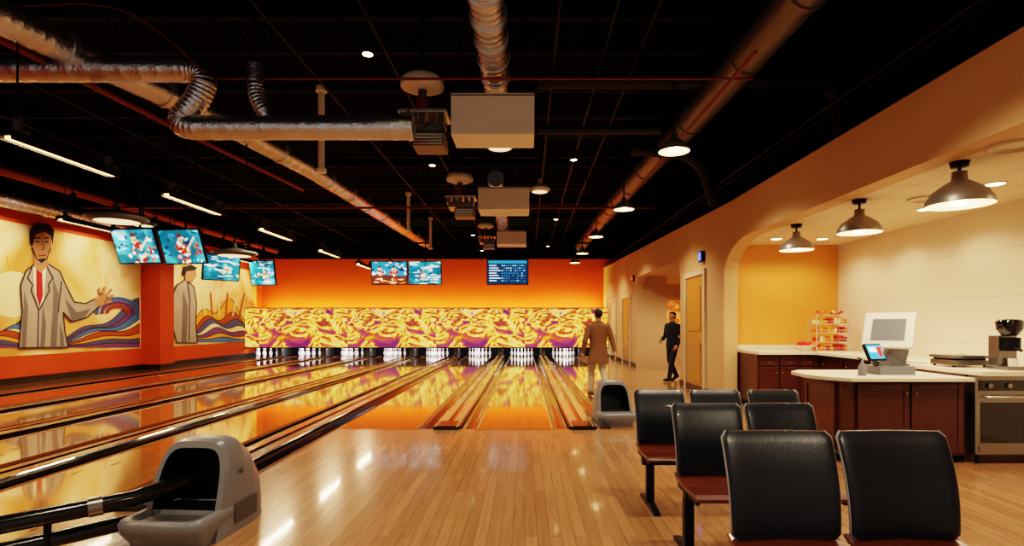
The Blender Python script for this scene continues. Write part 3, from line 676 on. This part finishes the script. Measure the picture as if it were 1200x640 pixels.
# countertop snack display: open wire rack with red and orange packets
b = B(); x0, x1, y0, y1, z = 5.05, 5.62, 9.6, 9.85, .98
for x in (x0, x1):
    for y in (y0, y1): b.cyl((x, y, z), (x, y, z+.62), .009, M_band, 8)
cols = [mat('packet_%d' % i, c, .4) for i, c in enumerate(('#D02818', '#E06A1C', '#E8D8B0', '#A81C14', '#E8A028', '#D8351E'))]
for s_ in range(4):
    zz = z+.005+s_*.155; b.box(x0, x1, y0, y1, zz, zz+.01, M_band); b.cyl((x0, y0, zz+.05), (x1, y0, zz+.05), .005, M_band, 6)
    for i in range(9):
        xx = x0+.02+i*.06; hh = .06+.05*random.random(); tl = random.uniform(-.015, .015)
        b.prism([(xx, zz+.01), (xx+.045, zz+.01), (xx+.05+tl, zz+.01+hh), (xx+.005+tl, zz+.01+hh)], 'y', y0+.03, y1-.06, random.choice(cols))
for i in range(12): b.ell((x0+.03+i*.046, y0+.1, z+.66+.03*math.sin(i*2.1)), (.028, .028, .026), random.choice(cols), 8)
b.box(x0, x1, y0, y1, z+.625, z+.635, M_band)
b.obj('snack_display_rack')
b = B(); b.lathe((4.86, 9.65, .981), [(0, 0), (.06, 0), (.08, .02), (.15, .09), (.16, .1), (.14, .09), (.05, .03), (0, .03)], M_white, 20)
for i in range(9): a = i*.7; b.ell((4.86+.08*math.cos(a)*(i > 0), 9.65+.08*math.sin(a)*(i > 0), 1.08+.02*(i % 3)), (.04, .04, .038), cols[0], 10)
b.obj('fruit_bowl')
b = B(); z = CT+.07
b.box(4.75, 5.15, 6.15, 6.5, z+.02, z+.08, M_inox); b.box(4.77, 5.13, 6.17, 6.48, z+.08, z+.1, M_steel_dark); b.box(4.74, 5.16, 6.14, 6.51, z+.1, z+.13, M_inox)
for x in (4.78, 5.12):
    for y in (6.18, 6.47): b.cyl((x, y, z), (x, y, z+.02), .015, M_black, 8)
b.tube([(4.85, 6.15, z+.12), (4.85, 6.09, z+.12), (5.05, 6.09, z+.12), (5.05, 6.15, z+.12)], .009, M_black, 8)
b.obj('countertop_grill', .006)
b = B(); x, y = 5.12, 5.86
b.box(x-.12, x+.12, y-.12, y+.16, z, z+.04, M_inox); b.box(x-.1, x+.1, y+.02, y+.15, z+.04, z+.36, M_inox); b.cyl((x, y-.02, z+.2), (x, y-.02, z+.34), .08, M_steel_dark, 20)
b.lathe((x, y, z+.36), [(0, 0), (.07, 0), (.115, .07), (.12, .15), (.1, .17), (0, .175)], M_glassd, 20); b.tube([(x-.02, y-.08, z+.23), (x-.05, y-.2, z+.21)], .014, M_black, 8)
b.cyl((x, y-.04, z+.04), (x, y-.04, z+.12), .04, M_white, 16)
b.obj('coffee_grinder', .006)

# ------------------------------------------------------------------ people
def person(name, loc, heading, top, pants, shoe, hair, lf, rf, lh, rh, hem=.78, beltflare=.2):
    SK = mat(name+'_skin', '#C08A66', .55); TP = mat(name+'_top', top, .8, mottled=(9, top)); PT = mat(name+'_trousers', pants, .8); SH = mat(name+'_shoes', shoe, .5); HR = mat(name+'_hair', hair, .7)
    b = B()
    def er(z, rx, ry, oy=0, n=24): return [Vector((rx*math.cos(2*math.pi*k/n), oy+ry*math.sin(2*math.pi*k/n), z)) for k in range(n)]
    b.loft([er(hem, beltflare, .145), er(hem+.02, beltflare, .145), er(.92, .185, .135), er(1.05, .172, .122), er(1.16, .18, .124), er(1.28, .2, .13), er(1.37, .207, .125), er(1.43, .185, .11), er(1.475, .11, .085), er(1.505, .07, .07)], TP)
    b.loft([er(.80, .155, .12), er(.9, .165, .12), er(.98, .155, .11)], PT)
    b.tube([(0, .01, 1.46), (0, -.005, 1.6)], .057, SK)
    b.ell((0, -.005, 1.655), (.076, .095, .105), SK, 24); b.ell((0, -.03, 1.595), (.055, .065, .055), SK); b.tube([(0, -.092, 1.665), (0, -.118, 1.63), (0, -.095, 1.625)], [.009, .014, .01], SK, 8)
    b.tube([(-.02, -.088, 1.598), (.02, -.088, 1.598)], .008, SK, 8)
    for s in (-1, 1): b.ell((s*.079, .005, 1.645), (.012, .022, .032), SK, 12)
    b.ell((0, .014, 1.685), (.081, .095, .082), HR, 24); b.ell((0, .035, 1.645), (.073, .066, .075), HR, 20)
    b.ell((0, -.05, 1.73), (.055, .04, .025), HR, 16)
    b.tube([(-.05, .02, 1.49), (.0, .05, 1.505), (.05, .02, 1.49)], .025, TP, 10)
    for s, ft, hd in ((1, lf, lh), (-1, rf, rh)):
        hip = Vector((s*.09, 0, .90)); ank = Vector((s*.10, ft[0], ft[1])); mid = (hip+ank)/2
        L = (ank-hip).length; bend = math.sqrt(max(0, .42**2-(L/2)**2)) if L < .84 else 0
        knee = mid+Vector((0, -bend-.005, 0))
        b.tube([hip, hip.lerp(knee, .5), knee, knee.lerp(ank, .4), ank], [.092, .084, .068, .064, .056], PT, 18)
        sd = ft[2]; c, sn = math.cos(sd), math.sin(sd)
        def fp(f, u): return ank+Vector((0, -f*c-u*sn, -f*sn+u*c))
        b.tube([fp(-.07, -.05), fp(-.02, -.035), fp(.06, -.045), fp(.14, -.055), fp(.19, -.06)], [.034, .044, .042, .038, .022], SH, 14)
        b.tube([fp(0, -.04), fp(0, .02)], [.046, .042], SH, 14)
        sho = Vector((s*.19, .0, 1.40)); el = Vector(hd[0]); el.x *= s; wr = Vector(hd[1]); wr.x *= s
        b.tube([sho+Vector((-s*.03, 0, .01)), sho, sho.lerp(el, .5), el, el.lerp(wr, .5), wr], [.06, .068, .062, .054, .05, .04], TP, 18)
        d = (wr-el).normalized(); side = Vector((0, -1, 0)); side = (side-d*side.dot(d)).normalized(); nrm = d.cross(side)*(1 if (d.cross(side)).x*s < 0 else -1)
        def hp(a, l, n_): return wr+d*a+side*l+nrm*n_
        b.tube([hp(-.02, 0, 0), hp(.03, 0, 0), hp(.085, 0, .004)], [.026, .036, .038], SK, 14, ex=1)
        for k, (l, ln) in enumerate(((.03, .07), (.0105, .08), (-.0105, .075), (-.03, .058))):
            b.tube([hp(.07, l*.9, .004), hp(.085+ln*.3, l*1.15, .012), hp(.085+ln*.65, l*1.25, .03), hp(.08+ln*.85, l*1.25, .05)], [.0095, .009, .0085, .007], SK, 8)
        b.tube([hp(.015, .022, .005), hp(.045, .052, .015), hp(.075, .062, .03)], [.013, .011, .008], SK, 8)
    src = b.mesh(name+'_src'); o = bpy.data.objects.new(name+'_src', src); COL.objects.link(o)
    md = o.modifiers.new('r', 'REMESH'); md.mode = 'VOXEL'; md.voxel_size = .0062; md.use_smooth_shade = True
    ms = o.modifiers.new('s', 'SMOOTH'); ms.iterations = 2; ms.factor = .4
    dg = bpy.context.evaluated_depsgraph_get(); me = bpy.data.meshes.new_from_object(o.evaluated_get(dg)); me.name = name
    bv = BVHTree.FromPolygons([tuple(v) for v in b.v], b.f)
    idx = []
    for p in me.polygons:
        h = bv.find_nearest(p.center); idx.append(b.m[h[2]] if h[2] is not None else 0)
    me.materials.clear()
    for mt in b.mats: me.materials.append(mt)
    me.polygons.foreach_set('material_index', idx); me.polygons.foreach_set('use_smooth', [True]*len(idx)); me.update()
    bpy.data.objects.remove(o)
    P = bpy.data.objects.new(name, me); COL.objects.link(P)
    P.location = loc; P.rotation_euler = (0, 0, math.radians(heading))
    e = B(); W = mat(name+'_eye', '#F0ECE4', .2); I = mat(name+'_iris', '#2A1A12', .2); Lp = mat(name+'_lip', '#9A5A4A', .5)
    for s in (-1, 1):
        e.ell((s*.03, -.089, 1.66), (.014, .008, .008), W, 12); e.ell((s*.03, -.095, 1.66), (.006, .004, .006), I, 10)
        e.tube([(s*.016, -.096, 1.682), (s*.045, -.088, 1.682)], .004, HR, 6)
    e.tube([(-.022, -.095, 1.6), (0, -.099, 1.602), (.022, -.095, 1.6)], .004, Lp, 6)
    e.obj('face_details', parent=P)
    return P
person('man_in_brown_jacket', (1.47, 11.1, 0), 190, '#7C5838', '#C0AA90', '#5A4030', '#2A1B12',
       (-.14, .095, 0), (.28, .18, .55), ((.285, .05, 1.13), (.30, -.05, .89)), ((.28, .03, 1.13), (.31, .10, .90)), .66, .225)
person('man_in_dark_jacket', (3.78, 14.2, 0.01), -62, '#14161C', '#191C26', '#101010', '#1A120E',
       (-.2, .08, -.1), (.22, .12, .35), ((.27, .06, 1.13), (.25, -.08, .9)), ((.27, .0, 1.13), (.22, -.17, 1.02)), .84, .185)

# ------------------------------------------------------------------ world + camera
w = bpy.data.worlds.new('world'); scene.world = w; w.use_nodes = True
w.node_tree.nodes['Background'].inputs[0].default_value = (1, .86, .72, 1); w.node_tree.nodes['Background'].inputs[1].default_value = .30
cam = bpy.data.cameras.new('camera'); cam.lens = 19.5; cam.sensor_width = 36; cam.shift_x = -.0125; cam.shift_y = .05; cam.clip_end = 100
co = bpy.data.objects.new('camera', cam); co.location = (0, 0, 1.45); co.rotation_euler = (math.pi/2, 0, 0); COL.objects.link(co); scene.camera = co
scene.view_settings.view_transform = 'Filmic'; scene.view_settings.look = 'High Contrast'; scene.view_settings.exposure = .42
